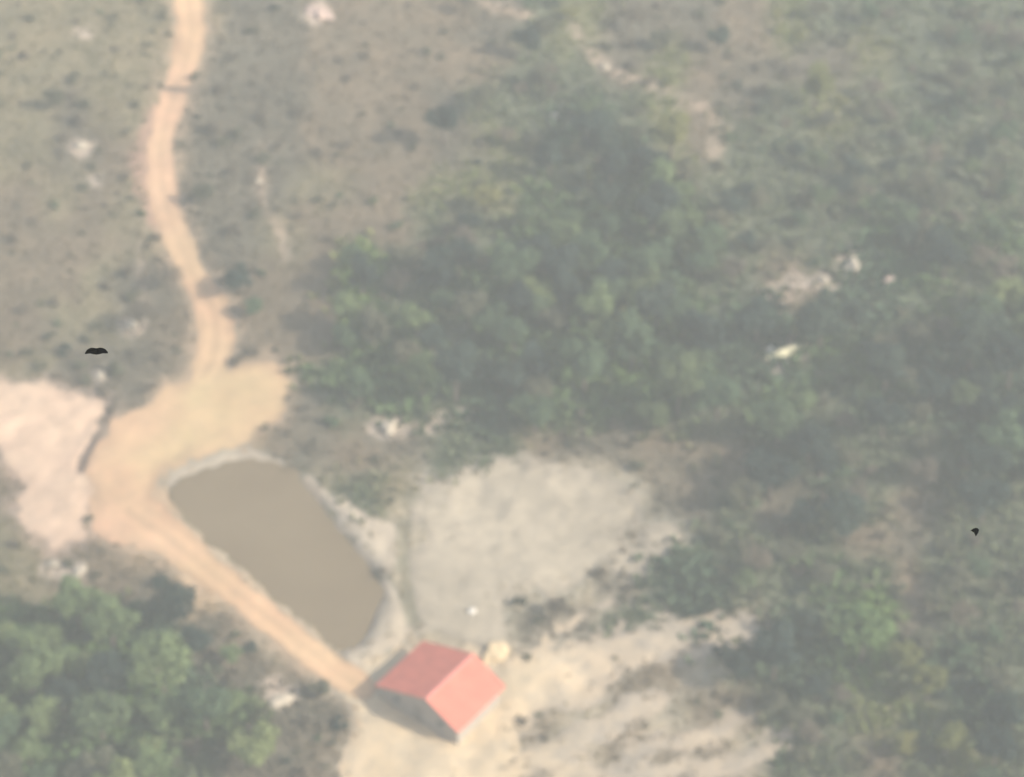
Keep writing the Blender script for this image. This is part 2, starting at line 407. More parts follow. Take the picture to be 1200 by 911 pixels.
# draped sheets with ragged outlines
def sheet(name, F, m, off, flat=None):
    vid = {}; verts = []; faces = []
    def corner(j, i):
        k = (j, i)
        if k not in vid:
            vid[k] = len(verts); verts.append((AX[i], AY[j], (Z[j, i] if flat is None else flat)+off))
        return vid[k]
    def cut(j0, i0, j1, i1):
        k = ((j0, i0), (j1, i1)) if (j0, i0) < (j1, i1) else ((j1, i1), (j0, i0))
        if k not in vid:
            a, b = F[k[0]], F[k[1]]; t = min(.98, max(.02, a/(a-b)))
            (ja, ia), (jb, ib) = k
            vid[k] = len(verts)
            verts.append((AX[ia]+(AX[ib]-AX[ia])*t, AY[ja]+(AY[jb]-AY[ja])*t, ((Z[ja, ia]+(Z[jb, ib]-Z[ja, ia])*t) if flat is None else flat)+off))
        return vid[k]
    P = F > 0
    anyc = P[:-1, :-1] | P[1:, :-1] | P[:-1, 1:] | P[1:, 1:]
    for j, i in zip(*np.nonzero(anyc)):
        if not (IY0 <= j < IY0+NYC-1 and IX0 <= i < IX0+NXC-1): continue
        ring = ((j, i), (j, i+1), (j+1, i+1), (j+1, i)); f = []
        for a in range(4):
            p, q = ring[a], ring[(a+1) % 4]
            if P[p]: f.append(corner(*p))
            if P[p] != P[q]: f.append(cut(*p, *q))
        if len(f) >= 3: faces.append(f)
    o = link_mesh(name, verts, faces, m, smooth=True); o['kind'] = 'structure'
    A = np.array(verts); ii = np.clip(np.round((A[:, 0]-X0)/STEP), 0, NXC-1).astype(int)+IX0; jj = np.clip(np.round((A[:, 1]-Y0)/STEP), 0, NYC-1).astype(int)+IY0
    nz = fbm(A[:, 0], A[:, 1], 5, 77, 4)
    T = np.ones((len(A), 3))
    kf = sstep(-14, 16, F_fan[jj, ii]+nz*14)[:, None]; kp = sstep(-14, 16, F_pink[jj, ii]+nz*14)[:, None]
    T = T*(1-kf)+np.array([1.0, 1.08, 1.02])*kf; T = T*(1-kp)+np.array([1.03, 1.0, 1.05])*kp
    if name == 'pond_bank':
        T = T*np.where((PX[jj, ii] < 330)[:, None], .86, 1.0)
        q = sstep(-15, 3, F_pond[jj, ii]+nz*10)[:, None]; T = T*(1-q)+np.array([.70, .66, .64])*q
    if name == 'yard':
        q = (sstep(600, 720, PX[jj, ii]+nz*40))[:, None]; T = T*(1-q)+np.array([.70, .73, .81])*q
    T *= (1+.16*fbm(A[:, 0], A[:, 1], 6, 79, 4)+.10*fbm(A[:, 0], A[:, 1], 1.6, 80, 3))[:, None]
    if name == 'dirt_track':
        D = np.abs(D_track[jj, ii]-8.5)
        T *= (1+.12*np.exp(-(D/3.2)**2)-.10*np.exp(-(D_track[jj, ii]/4)**2)*(D_track[jj, ii] > -50))[:, None]
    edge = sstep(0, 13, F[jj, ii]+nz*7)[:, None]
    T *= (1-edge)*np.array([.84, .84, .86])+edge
    ca = o.data.color_attributes.new('tint', 'FLOAT_COLOR', 'POINT'); ca.data.foreach_set('color', np.concatenate([T, np.ones((len(A), 1))], 1).astype(np.float32).ravel())
    return o
not_g = -np.maximum(F_gully, -1e2)
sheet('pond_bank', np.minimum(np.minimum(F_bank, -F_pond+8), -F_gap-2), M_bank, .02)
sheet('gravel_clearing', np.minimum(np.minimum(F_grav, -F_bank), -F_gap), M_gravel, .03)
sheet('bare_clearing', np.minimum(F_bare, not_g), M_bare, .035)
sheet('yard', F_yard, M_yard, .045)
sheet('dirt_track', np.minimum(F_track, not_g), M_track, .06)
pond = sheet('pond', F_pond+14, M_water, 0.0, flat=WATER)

# ------------------------------------------------------------------ house
def build_house():
    WL = 9.9/2; LL = 7.1/2; he = 1.95; rise = 2.1; xr = -WL+6.1
    d = ray(537, 859); zb = 0.0
    ux = np.array([.80, -.60]); uy = np.array([.60, .80])
    for _ in range(4):
        t = (zb+he-CAM[2])/d[2]; p = CAM+d*t
        cxy = p[:2]-ux*WL+uy*LL
        zb = hz(*cxy)
    h = empty('house', (cxy[0], cxy[1], zb), math.atan2(-.60, .80))
    tag(h, 'small cream house with a red pitched roof beside the muddy pond', 'house')
    ox, oy = .35, .35
    x0, x1, y0, y1 = -WL+ox, WL-ox, -LL+oy, LL-oy
    def roofz(x):
        return he+rise*((x+WL)/(xr+WL) if x < xr else (WL-x)/(WL-xr))
    th = .18
    def prism(bm, poly, ya, yb):
        a = [bm.verts.new((x, ya, z)) for x, z in poly]; b = [bm.verts.new((x, yb, z)) for x, z in poly]
        bm.faces.new(a); bm.faces.new(b[::-1])
        for k in range(len(poly)): bm.faces.new((a[k], b[k], b[(k+1) % len(poly)], a[(k+1) % len(poly)]))
    def box(bm, p, q):
        r = bmesh.ops.create_cube(bm, size=1.0)
        for v in r['verts']: v.co = Vector([(p[k]+q[k])/2+v.co[k]*(q[k]-p[k]) for k in range(3)])
    g = .07
    poly = [(x0, -.3), (x1, -.3), (x1, roofz(x1)-g), (xr, he+rise-g), (x0, roofz(x0)-g)]
    for ya in (y0, y1-th):
        bm = bmesh.new(); prism(bm, poly, ya, ya+th); bm_obj('gable_wall', bm, M_wall, h)
    for xa in (x0, x1-th):
        bm = bmesh.new(); box(bm, (xa, y0+th+.003, -.3), (xa+th, y1-th-.003, min(roofz(xa), roofz(xa+th))-g)); bm_obj('side_wall', bm, M_wall, h)
    # roof slopes of ribbed sheet
    for (xa, xb) in ((-WL, xr), (xr, WL)):
        za, zb_ = (he, he+rise) if xa < xr-.01 else (he+rise, he)
        vs = []; fs = []; n = 0
        ys = []; y = -LL
        while y < LL-.05:
            ys += [(y, 0), (y+.17, 0), (y+.20, .035), (y+.26, .035), (y+.29, 0)]; y += .35
        ys.append((LL, 0))
        for yy, dz in ys:
            for lo in (0, 1):
                vs += [(xa, yy, za+(dz if not lo else -.05)), (xb, yy, zb_+(dz if not lo else -.05))]
        for k in range(len(ys)-1):
            a = k*4; b = a+4
            fs += [(a, b, b+1, a+1), (a+2, a+3, b+3, b+2), (a, a+2, b+2, b), (a+1, b+1, b+3, a+3)]
        e = (len(ys)-1)*4
        fs += [(0, 1, 3, 2), (e, e+2, e+3, e+1)]
        link_mesh('roof_slope', vs, fs, M_roof, h)
    bm = bmesh.new(); prism(bm, [(xr-.22, he+rise-.03), (xr, he+rise+.075), (xr+.20, he+rise-.045), (xr, he+rise+.04)], -LL-.02, LL+.02)
    bm_obj('ridge_cap', bm, M_ridge, h)
    # door with frame, windows on gable and on the lit side
    fr = bmesh.new()
    for a, b in (((-.55, -.05), (0, 2.1)), ((.45, .95), (0, 2.1))): pass
    box(fr, (-.62, y0-.04, 0), (-.52, y0+.05, 2.05)); box(fr, (.42, y0-.04, 0), (.52, y0+.05, 2.05)); box(fr, (-.52, y0-.04, 1.95), (.42, y0+.05, 2.05))
    door = bmesh.new(); box(door, (-.52, y0-.02, .02), (.42, y0+.03, 1.95))
    dob = bm_obj('door', door, M_door, h); bm_obj('frame', fr, M_frame, dob)
    hd = bmesh.new(); box(hd, (.28, y0-.07, .95), (.36, y0-.02, 1.1)); bm_obj('handle', hd, M_frame, dob)
    def window(cxx, face):
        f = bmesh.new(); pn = bmesh.new(); si = bmesh.new()
        def bx(bm, u0, u1, d0, d1, z0, z1):
            if face == 'front': box(bm, (cxx+u0, y0+d0, z0), (cxx+u1, y0+d1, z1))
            else: box(bm, (x1-d1, cxx+u0, z0), (x1-d0, cxx+u1, z1))
        bx(f, -.45, -.38, -.03, .04, .95, 1.75); bx(f, .38, .45, -.03, .04, .95, 1.75)
        bx(f, -.38, .38, -.03, .04, .95, 1.02); bx(f, -.38, .38, -.03, .04, 1.68, 1.75); bx(f, -.03, .03, -.025, .04, 1.02, 1.68)
        bx(pn, -.38, .38, -.012, .01, 1.02, 1.68); bx(si, -.52, .52, -.09, .02, .88, .947)
        o = bm_obj('window', f, M_frame, h); bm_obj('pane', pn, M_pane, o); bm_obj('sill', si, M_frame, o)
    window(-2.6, 'front'); window(2.6, 'front')
    return h
HOUSE = build_house()

# ------------------------------------------------------------------ birds in the air
def bird(px, py, dist, span, fold, bank, yaw, label, fat=1.3, ln=.72):
    d = ray(px, py); p = CAM+d/np.linalg.norm(d)*dist
    vs = []; fs = []
    # body: rings along y
    prof = [(-.50, .004, .004), (-.36, .05, .02), (-.2, .05, .045), (0, .085, .08), (.16, .085, .08), (.27, .055, .055), (.34, .06, .058), (.41, .035, .035), (.47, .006, .006)]
    nseg = 10
    for y, rx, rz in prof:
        for k in range(nseg):
            a = 2*math.pi*k/nseg; vs.append((rx*fat*math.cos(a), y*ln, rz*fat*math.sin(a)))
    for i in range(len(prof)-1):
        for k in range(nseg):
            a = i*nseg+k; b = i*nseg+(k+1) % nseg; fs.append((a, b, b+nseg, a+nseg))
    fs.append(tuple(range(nseg))[::-1]); fs.append(tuple(range((len(prof)-1)*nseg, len(prof)*nseg)))
    # wings rooted inside the body
    for s in (-1, 1):
        st = [(.04, .30, -.32, .0, .08), (.3, .34, -.30, .06, .07), (.55, .30, -.24, .09, .06), (.8, .18, -.24, .05 if s > 0 else .03, .035), (1.0, -.08, -.20, .0 if s > 0 else -.12, .008)]
        b0 = len(vs)
        for u, le, te, zz, tk in st:
            x = s*u*fold; sw = (1-fold)*-.45*u
            vs += [(x, le+sw, zz), (x, (le+te)/2+sw, zz+tk), (x, te+sw, zz), (x, (le+te)/2+sw, zz-tk)]
        for i in range(len(st)-1):
            for k in range(4):
                a = b0+i*4+k; b = b0+i*4+(k+1) % 4; fs.append((a, b, b+4, a+4))
        fs.append((b0, b0+1, b0+2, b0+3)); e = b0+(len(st)-1)*4; fs.append((e, e+1, e+2, e+3))
    vs = [(x*span/2, y*span/2, z*span/2) for x, y, z in vs]
    bm = bmesh.new(); bv = [bm.verts.new(v) for v in vs]
    for f in fs: bm.faces.new([bv[k] for k in f])
    o = bm_obj('bird', bm, M_black, None, True)
    o.location = p
    o.rotation_euler = (math.radians(24), bank, yaw)
    tag(o, label, 'bird', 'black birds in the air'); return o
bird(113, 412, 31, .245, 1.0, math.radians(6), math.radians(8), 'black bird gliding on spread wings above the dark scrub left of the track')
bird(1144, 622, 30, .20, .42, math.radians(15), math.radians(-50), 'tiny black bird with tucked wings, a dot above the grey scrub far right', 2.3, .5)

# ------------------------------------------------------------------ vegetation prototypes
def crown_mesh(name, seed, rx, rz, zc, nclump, nleaf, leaf, m, flat=1.0):
    r = np.random.default_rng(seed)
    cl = []
    for k in range(nclump):
        a = r.uniform(0, 2*math.pi); rad = math.sqrt(r.uniform(0, 1))*.72
        zz = r.uniform(-.6, .75)*math.sqrt(max(.05, 1-rad*rad))
        cl.append((rad*math.cos(a)*rx*r.uniform(.8, 1.15), rad*math.sin(a)*rx*r.uniform(.8, 1.15), zc+zz*rz, r.uniform(.26, .46)*min(rx, rz*1.3)))
    cl = np.array(cl); w_ = cl[:, 3]**2; w_ /= w_.sum()
    ci = r.choice(len(cl), nleaf, p=w_); C = cl[ci]
    dv = r.normal(size=(nleaf, 3)); dv /= np.linalg.norm(dv, axis=1)[:, None]
    rad = C[:, 3]*r.uniform(.55, 1.08, nleaf)
    P = C[:, :3]+dv*rad[:, None]*np.array([1, 1, .85*flat])
    P[:, 2] = np.maximum(P[:, 2], .12)
    nrm = dv*.7+r.normal(size=(nleaf, 3))*.55+np.array([0, 0, .35]); nrm /= np.linalg.norm(nrm, axis=1)[:, None]
    ref = r.normal(size=(nleaf, 3)); t1 = np.cross(nrm, ref); t1 /= np.linalg.norm(t1, axis=1)[:, None]; t2 = np.cross(nrm, t1)
    s = leaf*r.uniform(.6, 1.3, nleaf)[:, None]
    Vv = np.stack([P-t1*s, P-t2*s*.55+nrm*s*.12, P+t1*s, P+t2*s*.55-nrm*s*.1], 1).reshape(-1, 3)
    return np_mesh(name, Vv, np.arange(nleaf*4).reshape(-1, 4), m)
def trunk_mesh(seed, h, r0, rx):
    r = random.Random(seed); vs = []; fs = []
    def tube(p0, p1, a, b, n=6, seg=3):
        base = len(vs); ax = (p1-p0).normalized(); u = ax.orthogonal().normalized(); v = ax.cross(u)
        for i in range(seg+1):
            t = i/seg; q = p0.lerp(p1, t)+(u*r.uniform(-.06, .06)*(0 < i < seg)); rr = a+(b-a)*t
            for k in range(n):
                an = 2*math.pi*k/n; vs.append(q+u*math.cos(an)*rr+v*math.sin(an)*rr)
        for i in range(seg):
            for k in range(n):
                c0 = base+i*n+k; c1 = base+i*n+(k+1) % n; fs.append((c0, c1, c1+n, c0+n))
        fs.append(tuple(base+seg*n+k for k in range(n)))
    top = Vector((r.uniform(-.2, .2), r.uniform(-.2, .2), h*.62))
    tube(Vector((0, 0, -.3)), top, r0, r0*.55)
    for k in range(5):
        a = k*1.257+r.uniform(-.4, .4); s = top*r.uniform(.6, .95)
        tube(s, s+Vector((math.cos(a)*rx*.6, math.sin(a)*rx*.6, h*r.uniform(.15, .32))), r0*.42, r0*.12, 5, 2)
    me = bpy.data.meshes.new('trunk'); me.from_pydata([tuple(v) for v in vs], [], fs); me.update(); me.materials.append(M_bark); return me
NV = 5
CROWN = {}; TRUNK = []
for v in range(NV):
    TRUNK.append(trunk_mesh(40+v, 5.0, .17, 2.0))
for pal in LEAF:
    for v in range(NV):
        CROWN[pal, v] = crown_mesh('crown', 100+v*7, 2.1, 1.75, 3.2, 13+v, 1900 if pal != 'dry' else 1100, .19 if pal != 'dry' else .15, LEAF[pal])
TALL = {pal: crown_mesh('crown', 300, 1.0, 2.9, 3.6, 16, 900, .22, LEAF[pal]) for pal in ('olive', 'green')}
BUSH = {}
for pal in LEAF:
    for v in range(4):
        BUSH[pal, v] = crown_mesh('shrub', 500+v*5, .85, .55, .5, 6+v, 230, .15, LEAF[pal])

def mesh_obj(name, me, parent=None):
    o = bpy.data.objects.new(name, me); COL.objects.link(o); o.parent = parent; return o
TREES = []; SHRUBS = []
def add_tree(cpx, cpy, size, pal, label=None, hs=1.0, tall=False, z=None):
    """crown centred on the sight line to map point (cpx, cpy); size = crown width in metres"""
    s = size/4.6; hc = (3.2 if not tall else 3.6)*s*hs
    py = cpy+hc*math.cos(PITCH)/.0885
    x, y, z = at(cpx, py)
    v = RNG.integers(NV)
    e = empty('tree', (x, y, z), float(RNG.uniform(0, 6.28))); e.scale = (s, s, s*hs)
    mesh_obj('trunk', TRUNK[v], e); mesh_obj('crown', TALL[pal] if tall else CROWN[pal, v], e)
    TREES.append(dict(o=e, px=cpx, py=cpy, x=x, y=y, r=size/2, size=size, pal=pal, label=label))
    return e
def add_shrub(px, py, size, pal, label=None):
    x, y, z = at(px, py)
    o = mesh_obj('shrub', BUSH[pal, RNG.integers(4)])
    s = size/1.9; o.location = (x, y, z-.05); o.scale = (s, s, s*RNG.uniform(.75, 1.1)); o.rotation_euler = (0, 0, float(RNG.uniform(0, 6.28)))
    SHRUBS.append(dict(o=o, px=px, py=py, x=x, y=y, r=size/2, size=size, pal=pal, label=label))

# trees one can pick out
for a in [
    (1008, 742, 6.2, 'bright', 'bright green bushy tree, the freshest green in the lower right scrub'),
    (1085, 800, 4.4, 'olive', 'yellow-green tree just down the slope from the bright green bushy tree'),
    (1108, 862, 4.2, 'olive', 'yellow-green tree at the bottom of the yellow-green line of trees'),
    (1060, 768, 4.0, 'olive', 'yellow-green tree touching the bright green bushy tree'),
    (905, 762, 6.0, 'dark', 'dark shaded tree left of the bright green bushy tree'),
    (868, 775, 4.4, 'dark', 'dark tree at the tip of the pale yard earth'),
    (945, 730, 4.0, 'dark', 'dark tree tucked between pale yard tip and bright green tree'),
    (192, 778, 7.4, 'light', 'broad light green tree, largest crown in the lower left wood'),
    (92, 705, 5.4, 'light', 'light green tree below the rocky rim of the pink clearing'),
    (40, 780, 6.2, 'light', 'light green tree at the left rim of the lower left wood'),
    (205, 700, 5.6, 'dark', 'dark tree under the bend of the lower dirt track'),
    (130, 790, 5.4, 'dark', 'dark crown in the middle of the lower left wood'),
    (945, 515, 4.6, 'dark', 'dark blue-green tree alone on the brown slope right of the gravel'),
    (1135, 395, 7.0, 'dark', 'wide dark crown in the deep shade of the right wood'),
    (1180, 420, 6.5, 'dark', 'dark crown at the far end of the right wood'),
    (960, 370, 6.4, 'dark', 'dark crown right above the yellow streak of rock'),
    (885, 372, 5.6, 'dark', 'dark crown left above the yellow streak of rock'),
    (1150, 580, 5.6, 'dark', 'dark crown straight above the tiny dot-like bird'),
    (520, 140, 4.8, 'dark', 'dark tree standing out on the bare tan upper slope'),
    (700, 160, 5.6, 'dark', 'dark tree under the reddish footpath'),
    (715, 190, 5.0, 'dark', 'dark tree below its dark twin under the reddish footpath'),
    (785, 155, 5.8, 'olive', 'yellow-green tree under the reddish footpath'),
    (620, 45, 4.0, 'dark', 'dark tree under the warm bare patch at the top'),
    (955, 95, 5.2, 'olive', 'yellowish tree on the grey slope at the top right'),
    (425, 320, 4.6, 'dark', 'dark tree on the left fringe of the middle wood'),
    (490, 370, 5.0, 'light', 'light green tree on the left fringe of the middle wood')]:
    add_tree(*a)
add_tree(728, 372, 2.6, 'olive', 'slender yellow-green tree, tall stripe in the middle wood', 1.25, True)
add_tree(930, 382, 2.6, 'olive', 'slender yellowish tree right behind the yellow streak of rock', 1.1, True)
add_tree(690, 205, 2.4, 'olive', 'slender yellow-green tree below the dark pair under the footpath', 1.1, True)

CLEAR = [(1000, 306, 32), (964, 328, 18), (1041, 332, 14), (918, 408, 42), (905, 345, 26), (935, 330, 22), (455, 500, 34), (510, 495, 24), (545, 485, 14), (553, 717, 10), (650, 137, 8), (708, 79, 16), (740, 92, 14), (775, 105, 14), (805, 118, 14), (828, 130, 16), (846, 152, 18), (836, 178, 12), (682, 45, 12), (600, 12, 18), (374, 14, 20), (395, 560, 60), (425, 560, 90), (345, 445, 40), (320, 410, 22), (440, 600, 60), (340, 530, 40), (420, 530, 50), (62, 662, 14), (92, 670, 14), (330, 822, 20), (96, 172, 14), (800, 530, 30), (690, 500, 20), (720, 755, 60), (800, 738, 50), (852, 742, 30), (760, 862, 60), (700, 885, 60), (830, 885, 50), (660, 800, 45), (330, 810, 30), (760, 640, 46), (775, 628, 30), (880, 885, 46)]
CLEAR += [(1085, 820, 30), (1108, 870, 26), (1060, 790, 26), (1008, 760, 40)]
def clear_of(px, py, size):
    return all(math.hypot(px-a, py-b) > r+size/2/.0885*.9 for a, b, r in CLEAR)
OPEN = [F_track, F_bare, F_yard, F_grav, F_pond]
def blocked(x, y, m):
    return max(fsample(F, x, y) for F in OPEN) > -m/.0885*.6 or fsample(F_bank, x, y) > 0
hx, hy = HOUSE.location.x, HOUSE.location.y
PAL = {'g': ['green']*5+['dark']*2+['light']*2+['grey'], 'd': ['dark']*5+['green']*2, 'l': ['light']*4+['green']*3,
       's': ['grey']*5+['green']*2+['dark']*1+['dry']*3, 'o': ['olive']*4+['grey']*2, 'm': ['dry']*4+['grey']*3+['dark']*1, 'a': ['grey']*5+['green']+['dry']*3, 'b': ['grey']*3+['dry']*3+['green']}
n_try = 0
while len(TREES) < 285 and n_try < 9000:
    n_try += 1
    px = RNG.uniform(-25, 1225); py = RNG.uniform(-10, 925)
    L = LET[cell_letter(px, py)]
    if RNG.uniform() > TREED[LET.index(L)]: continue
    size = RNG.uniform(3.2, 6.3) if L in 'gdl' else RNG.uniform(2.2, 4.2)
    hs = RNG.uniform(.8, 1.1) if L in 'gdl' else RNG.uniform(.65, .9)
    bp = py+3.2*size/4.6*hs*math.cos(PITCH)/.0885
    if not clear_of(px, py, size): continue
    x, y, z = at(px, bp)
    if blocked(x, y, size*.4) or math.hypot(x-hx, y-hy) < 8+size/2: continue
    if any(math.hypot(x-t['x'], y-t['y']) < (.56 if L in 'gdl' else .72)*(t['r']+size/2) for t in TREES): continue
    pal = PAL[L][RNG.integers(len(PAL[L]))]
    if px < 300 and py > 620 and RNG.uniform() < .6: pal = 'light'
    add_tree(px, py, size, pal, None, hs)
# shrubs one can pick out
for a in [(415, 478, 1.6, 'dry', 'brown shrub left of the bright bare patch under the middle wood'), (608, 708, 1.9, 'grey', 'grey-green shrub at the notch in the lower edge of the pale gravel'),
          (630, 728, 1.5, 'grey', 'grey-green shrub below the notch in the pale gravel'), (618, 772, 1.3, 'grey', 'grey shrub right of the ochre sand heap'),
          (612, 848, 1.4, 'dry', 'brown shrub on the yard earth right of the house front'),
          (458, 588, 1.2, 'grey', 'grey-green shrub between pond bank and pale gravel'), (425, 566, 1.3, 'grey', 'grey-green shrub at the upper corner of the pond bank'), (440, 540, 1.4, 'grey', 'grey-green shrub uphill from the pond bank')]:
    add_shrub(*a)
n_try = 0; EXTRA = []
while n_try < 16000 and len(SHRUBS)+len(EXTRA) < 560:
    n_try += 1
    px = RNG.uniform(-15, 1215); py = RNG.uniform(2, 915)
    L = LET[cell_letter(px, py)]
    if RNG.uniform() > SHRUB[LET.index(L)]/1.3: continue
    size = RNG.uniform(.7, 1.9) if L in 'ab' else RNG.uniform(1.0, 2.6)
    x, y, z = at(px, py)
    if blocked(x, y, size*.3) or math.hypot(x-hx, y-hy) < 7.5 or (size > 1.2 and any(math.hypot(px-a, py-b) < r*.6 for a, b, r in CLEAR)): continue
    if any(math.hypot(x-t['x'], y-t['y']) < .45*t['r']+size*.4 for t in TREES): continue
    if any(math.hypot(x-t['x'], y-t['y']) < .95*(t['r']+size/2) for t in SHRUBS+EXTRA): continue
    pal = PAL[L][RNG.integers(len(PAL[L]))]
    if len(SHRUBS) < 290: add_shrub(px, py, size, pal)
    else: EXTRA.append(dict(px=px, py=py, x=x, y=y, z=z, r=size/2, size=size, pal=pal))
# keep the largest as individuals: swap is done by size so that the mass holds the smallest
by = sorted([s for s in SHRUBS if not s['label']], key=lambda s: s['size'])
for s in sorted(EXTRA, key=lambda s: -s['size']):
    if by and s['size'] > by[0]['size']:
        t = by.pop(0); o = t['o']
        t2 = dict(x=t['x'], y=t['y'], z=o.location.z, size=t['size'], pal=t['pal'], px=t['px'], py=t['py'], r=t['r'])
        o.data = BUSH[s['pal'], RNG.integers(4)]; k = s['size']/1.9
        o.location = (s['x'], s['y'], s['z']-.05); o.scale = (k, k, k*.9)
        for q in ('x', 'y', 'px', 'py', 'r', 'size', 'pal'): t[q] = s[q]
        s.update(t2)
vv = []; qq = []; nb = 0; mats_ = list(LEAF); mi = []
for s in EXTRA:
    me = BUSH[s['pal'], RNG.integers(4)]
    co = np.empty(len(me.vertices)*3, np.float32); me.vertices.foreach_get('co', co); co = co.reshape(-1, 3)[:4*120]
    a = RNG.uniform(0, 6.28); k = s['size']/1.9
    R = np.array([[math.cos(a), -math.sin(a), 0], [math.sin(a), math.cos(a), 0], [0, 0, 1]])
    vv.append(co@R.T*k+np.array([s['x'], s['y'], s['z']-.05])); qq.append(np.arange(len(co)).reshape(-1, 4)+nb); nb += len(co)
    mi += [mats_.index(s['pal'])]*(len(co)//4)
if vv:
    me = np_mesh('low_scrub', np.concatenate(vv), np.concatenate(qq), None)
    for k in mats_: me.materials.append(LEAF[k])
    me.polygons.foreach_set('material_index', np.array(mi, np.int32))
    o = mesh_obj('low_scrub', me); o['kind'] = 'stuff'

# labels: by look, by the place they grow in, and the odd ones out of each set
def place(px, py):
    if py > 640 and px < 290: return 'in the lower left wood', 'lower left wood'
    if py > 690 and px < 460: return 'below the lower dirt track', 'ground below the lower dirt track'
    if px < 215 and py < 250: return 'on the dry slope left of the upper track', 'dry slope left of the upper track'
    if px < 260 and py < 480: return 'on the dry slope above the pink clearing', 'dry slope above the pink clearing'
    if px < 60 and py < 650: return 'at the rim of the pink clearing', 'rim of the pink clearing'
    if px < 380 and py < 230: return 'on the dull slope right of the upper track', 'dull slope right of the upper track'
    if px < 380 and py < 540: return 'on the slope right of the track bend', 'slope right of the track bend'
    if px < 560 and py < 230: return 'on the bare tan upper slope', 'bare tan upper slope'
    if px < 860 and py < 210: return 'around the reddish footpath', 'slope around the reddish footpath'
    if py < 270: return 'on the grey slope at the top right', 'grey slope at the top right'
    if px < 560 and py < 480: return 'on the left fringe of the middle wood', 'left fringe of the middle wood'
    if px < 860 and py < 480: return 'in the heart of the middle wood', 'heart of the middle wood'
    if py < 480: return 'in the right wood around the pale rocks', 'right wood around the pale rocks'
    if px < 520: return 'between the pond and the gravel', 'ground between pond and gravel'
    if px < 860 and py < 560: return 'along the upper edge of the gravel', 'upper edge of the gravel'
    if py < 690 and px < 980: return 'on the brown slope right of the gravel', 'brown slope right of the gravel'
    if py < 690: return 'in the scrub around the tiny dot-like bird', 'scrub around the tiny bird'
    if px < 830: return 'along the yard earth right of the house', 'yard earth right of the house'
    return 'in the lower right scrub', 'lower right scrub'
TONE = {'green': 'mid green', 'dark': 'dark green', 'light': 'light green', 'bright': 'bright green', 'olive': 'yellow-green', 'grey': 'grey-green', 'dry': 'dry brown'}
ORD = 'zeroth second third fourth fifth sixth seventh eighth ninth tenth eleventh twelfth thirteenth fourteenth fifteenth sixteenth seventeenth eighteenth nineteenth twentieth'.split()+['far']*60
def label_all(items, kind, cuts):
    sets = {}
    for t in items:
        if t['label']: tag(t['o'], t['label'], kind, None); continue
        pl, gr = place(t['px'], t['py'])
        sz = 'small' if t['size'] < cuts[0] else ('large' if t['size'] > cuts[1] else 'mid-sized')
        sets.setdefault((sz, TONE[t['pal']], pl, gr), []).append(t)
    for (sz, tone, pl, gr), ts in sets.items():
        g = f'{kind}s {pl}'
        ts.sort(key=lambda t: t['px'])
        for k, t in enumerate(ts):
            if len(ts) == 1: lab = f'the only {sz} {tone} {kind} {pl}'
            elif k == 0: lab = f'leftmost {sz} {tone} {kind} {pl}'
            elif k == len(ts)-1: lab = f'rightmost {sz} {tone} {kind} {pl}'
            elif k < 6 or len(ts)-1-k >= k: lab = f'{ORD[k]} from left, {sz} {tone} {kind} {pl}'
            else: lab = f'{ORD[len(ts)-1-k]} from right, {sz} {tone} {kind} {pl}'
            tag(t['o'], lab, kind, g)
label_all(TREES, 'tree', (3.4, 4.9))
label_all(SHRUBS, 'shrub', (1.3, 1.9))

# ------------------------------------------------------------------ rocks and the sand heap
def rock(px, py, sx, sy, sz, m, label, name='boulder', cat='boulder', seed=1):
    bm = bmesh.new(); bmesh.ops.create_icosphere(bm, subdivisions=3, radius=1)
    for v in bm.verts:
        a = np.array([v.co.x]); 
        k = 1+.5*float(fbm(np.array([v.co.x*2+seed*9+v.co.z]), np.array([v.co.y*2-v.co.z*1.7]), 1.3, seed, 3)[0])
        q = Vector((round(v.co.x*3)/3, round(v.co.y*3)/3, round(v.co.z*3)/3))
        c0 = v.co.lerp(q, .35)*k
        v.co = Vector((c0.x*sx, c0.y*sy, max(-.15, c0.z)*sz))
    o = bm_obj(name, bm, m); x, y, z = at(px, py); o.location = (x, y, z-.02*sz); o.rotation_euler = (0, 0, seed*1.3)
    return tag(o, label, cat, 'pale boulders' if cat == 'boulder' else None)
rock(553, 717, .42, .36, .4, M_white, 'small white boulder at the lower end of the pale gravel', seed=2)
rock(650, 137, .5, .4, .4, M_white, 'small white boulder under the dark trees by the footpath', seed=3)
rock(708, 79, .65, .5, .5, M_rock, 'pale boulder at the upper end of the reddish footpath', seed=4)
rock(96, 172, .9, .7, .55, M_rock, 'pale boulder on the dry slope left of the upper track', seed=5)
rock(1000, 313, 1.5, .8, .9, M_rock, 'largest pale boulder on the rocky rim of the right wood', seed=6)
rock(964, 330, .7, .6, .7, M_rock, 'pale boulder left of the largest one on the right wood rim', seed=7)
rock(1041, 333, 1.0, .7, .7, M_rockpink, 'pinkish boulder right of the largest pale boulder', seed=8)
rock(903, 412, .9, .5, .5, M_white, 'whitish boulder at the left end of the yellow rock streak', seed=9)
rock(924, 414, 2.3, .6, .75, M_yellowrock, 'long pale boulder forming the yellow streak in the right wood', seed=10)
rock(455, 502, 1.3, .9, .7, M_rock, 'bright boulder on the bare patch between wood and pond', seed=11)
rock(62, 662, .7, .6, .5, M_rock, 'left boulder of the pair under the pink clearing', seed=12)
rock(92, 670, .9, .6, .5, M_rock, 'right boulder of the pair under the pink clearing', seed=13)
rock(374, 16, 2.0, 1.2, .6, M_rockpink, 'wide pinkish boulder at the very top of the slope', seed=14)
rock(330, 822, 1.2, .8, .5, M_rock, 'pale boulder below the lower track', seed=15)
rock(4, 742, .8, .7, .5, M_rock, 'pale boulder at the left rim of the lower left wood', seed=16)
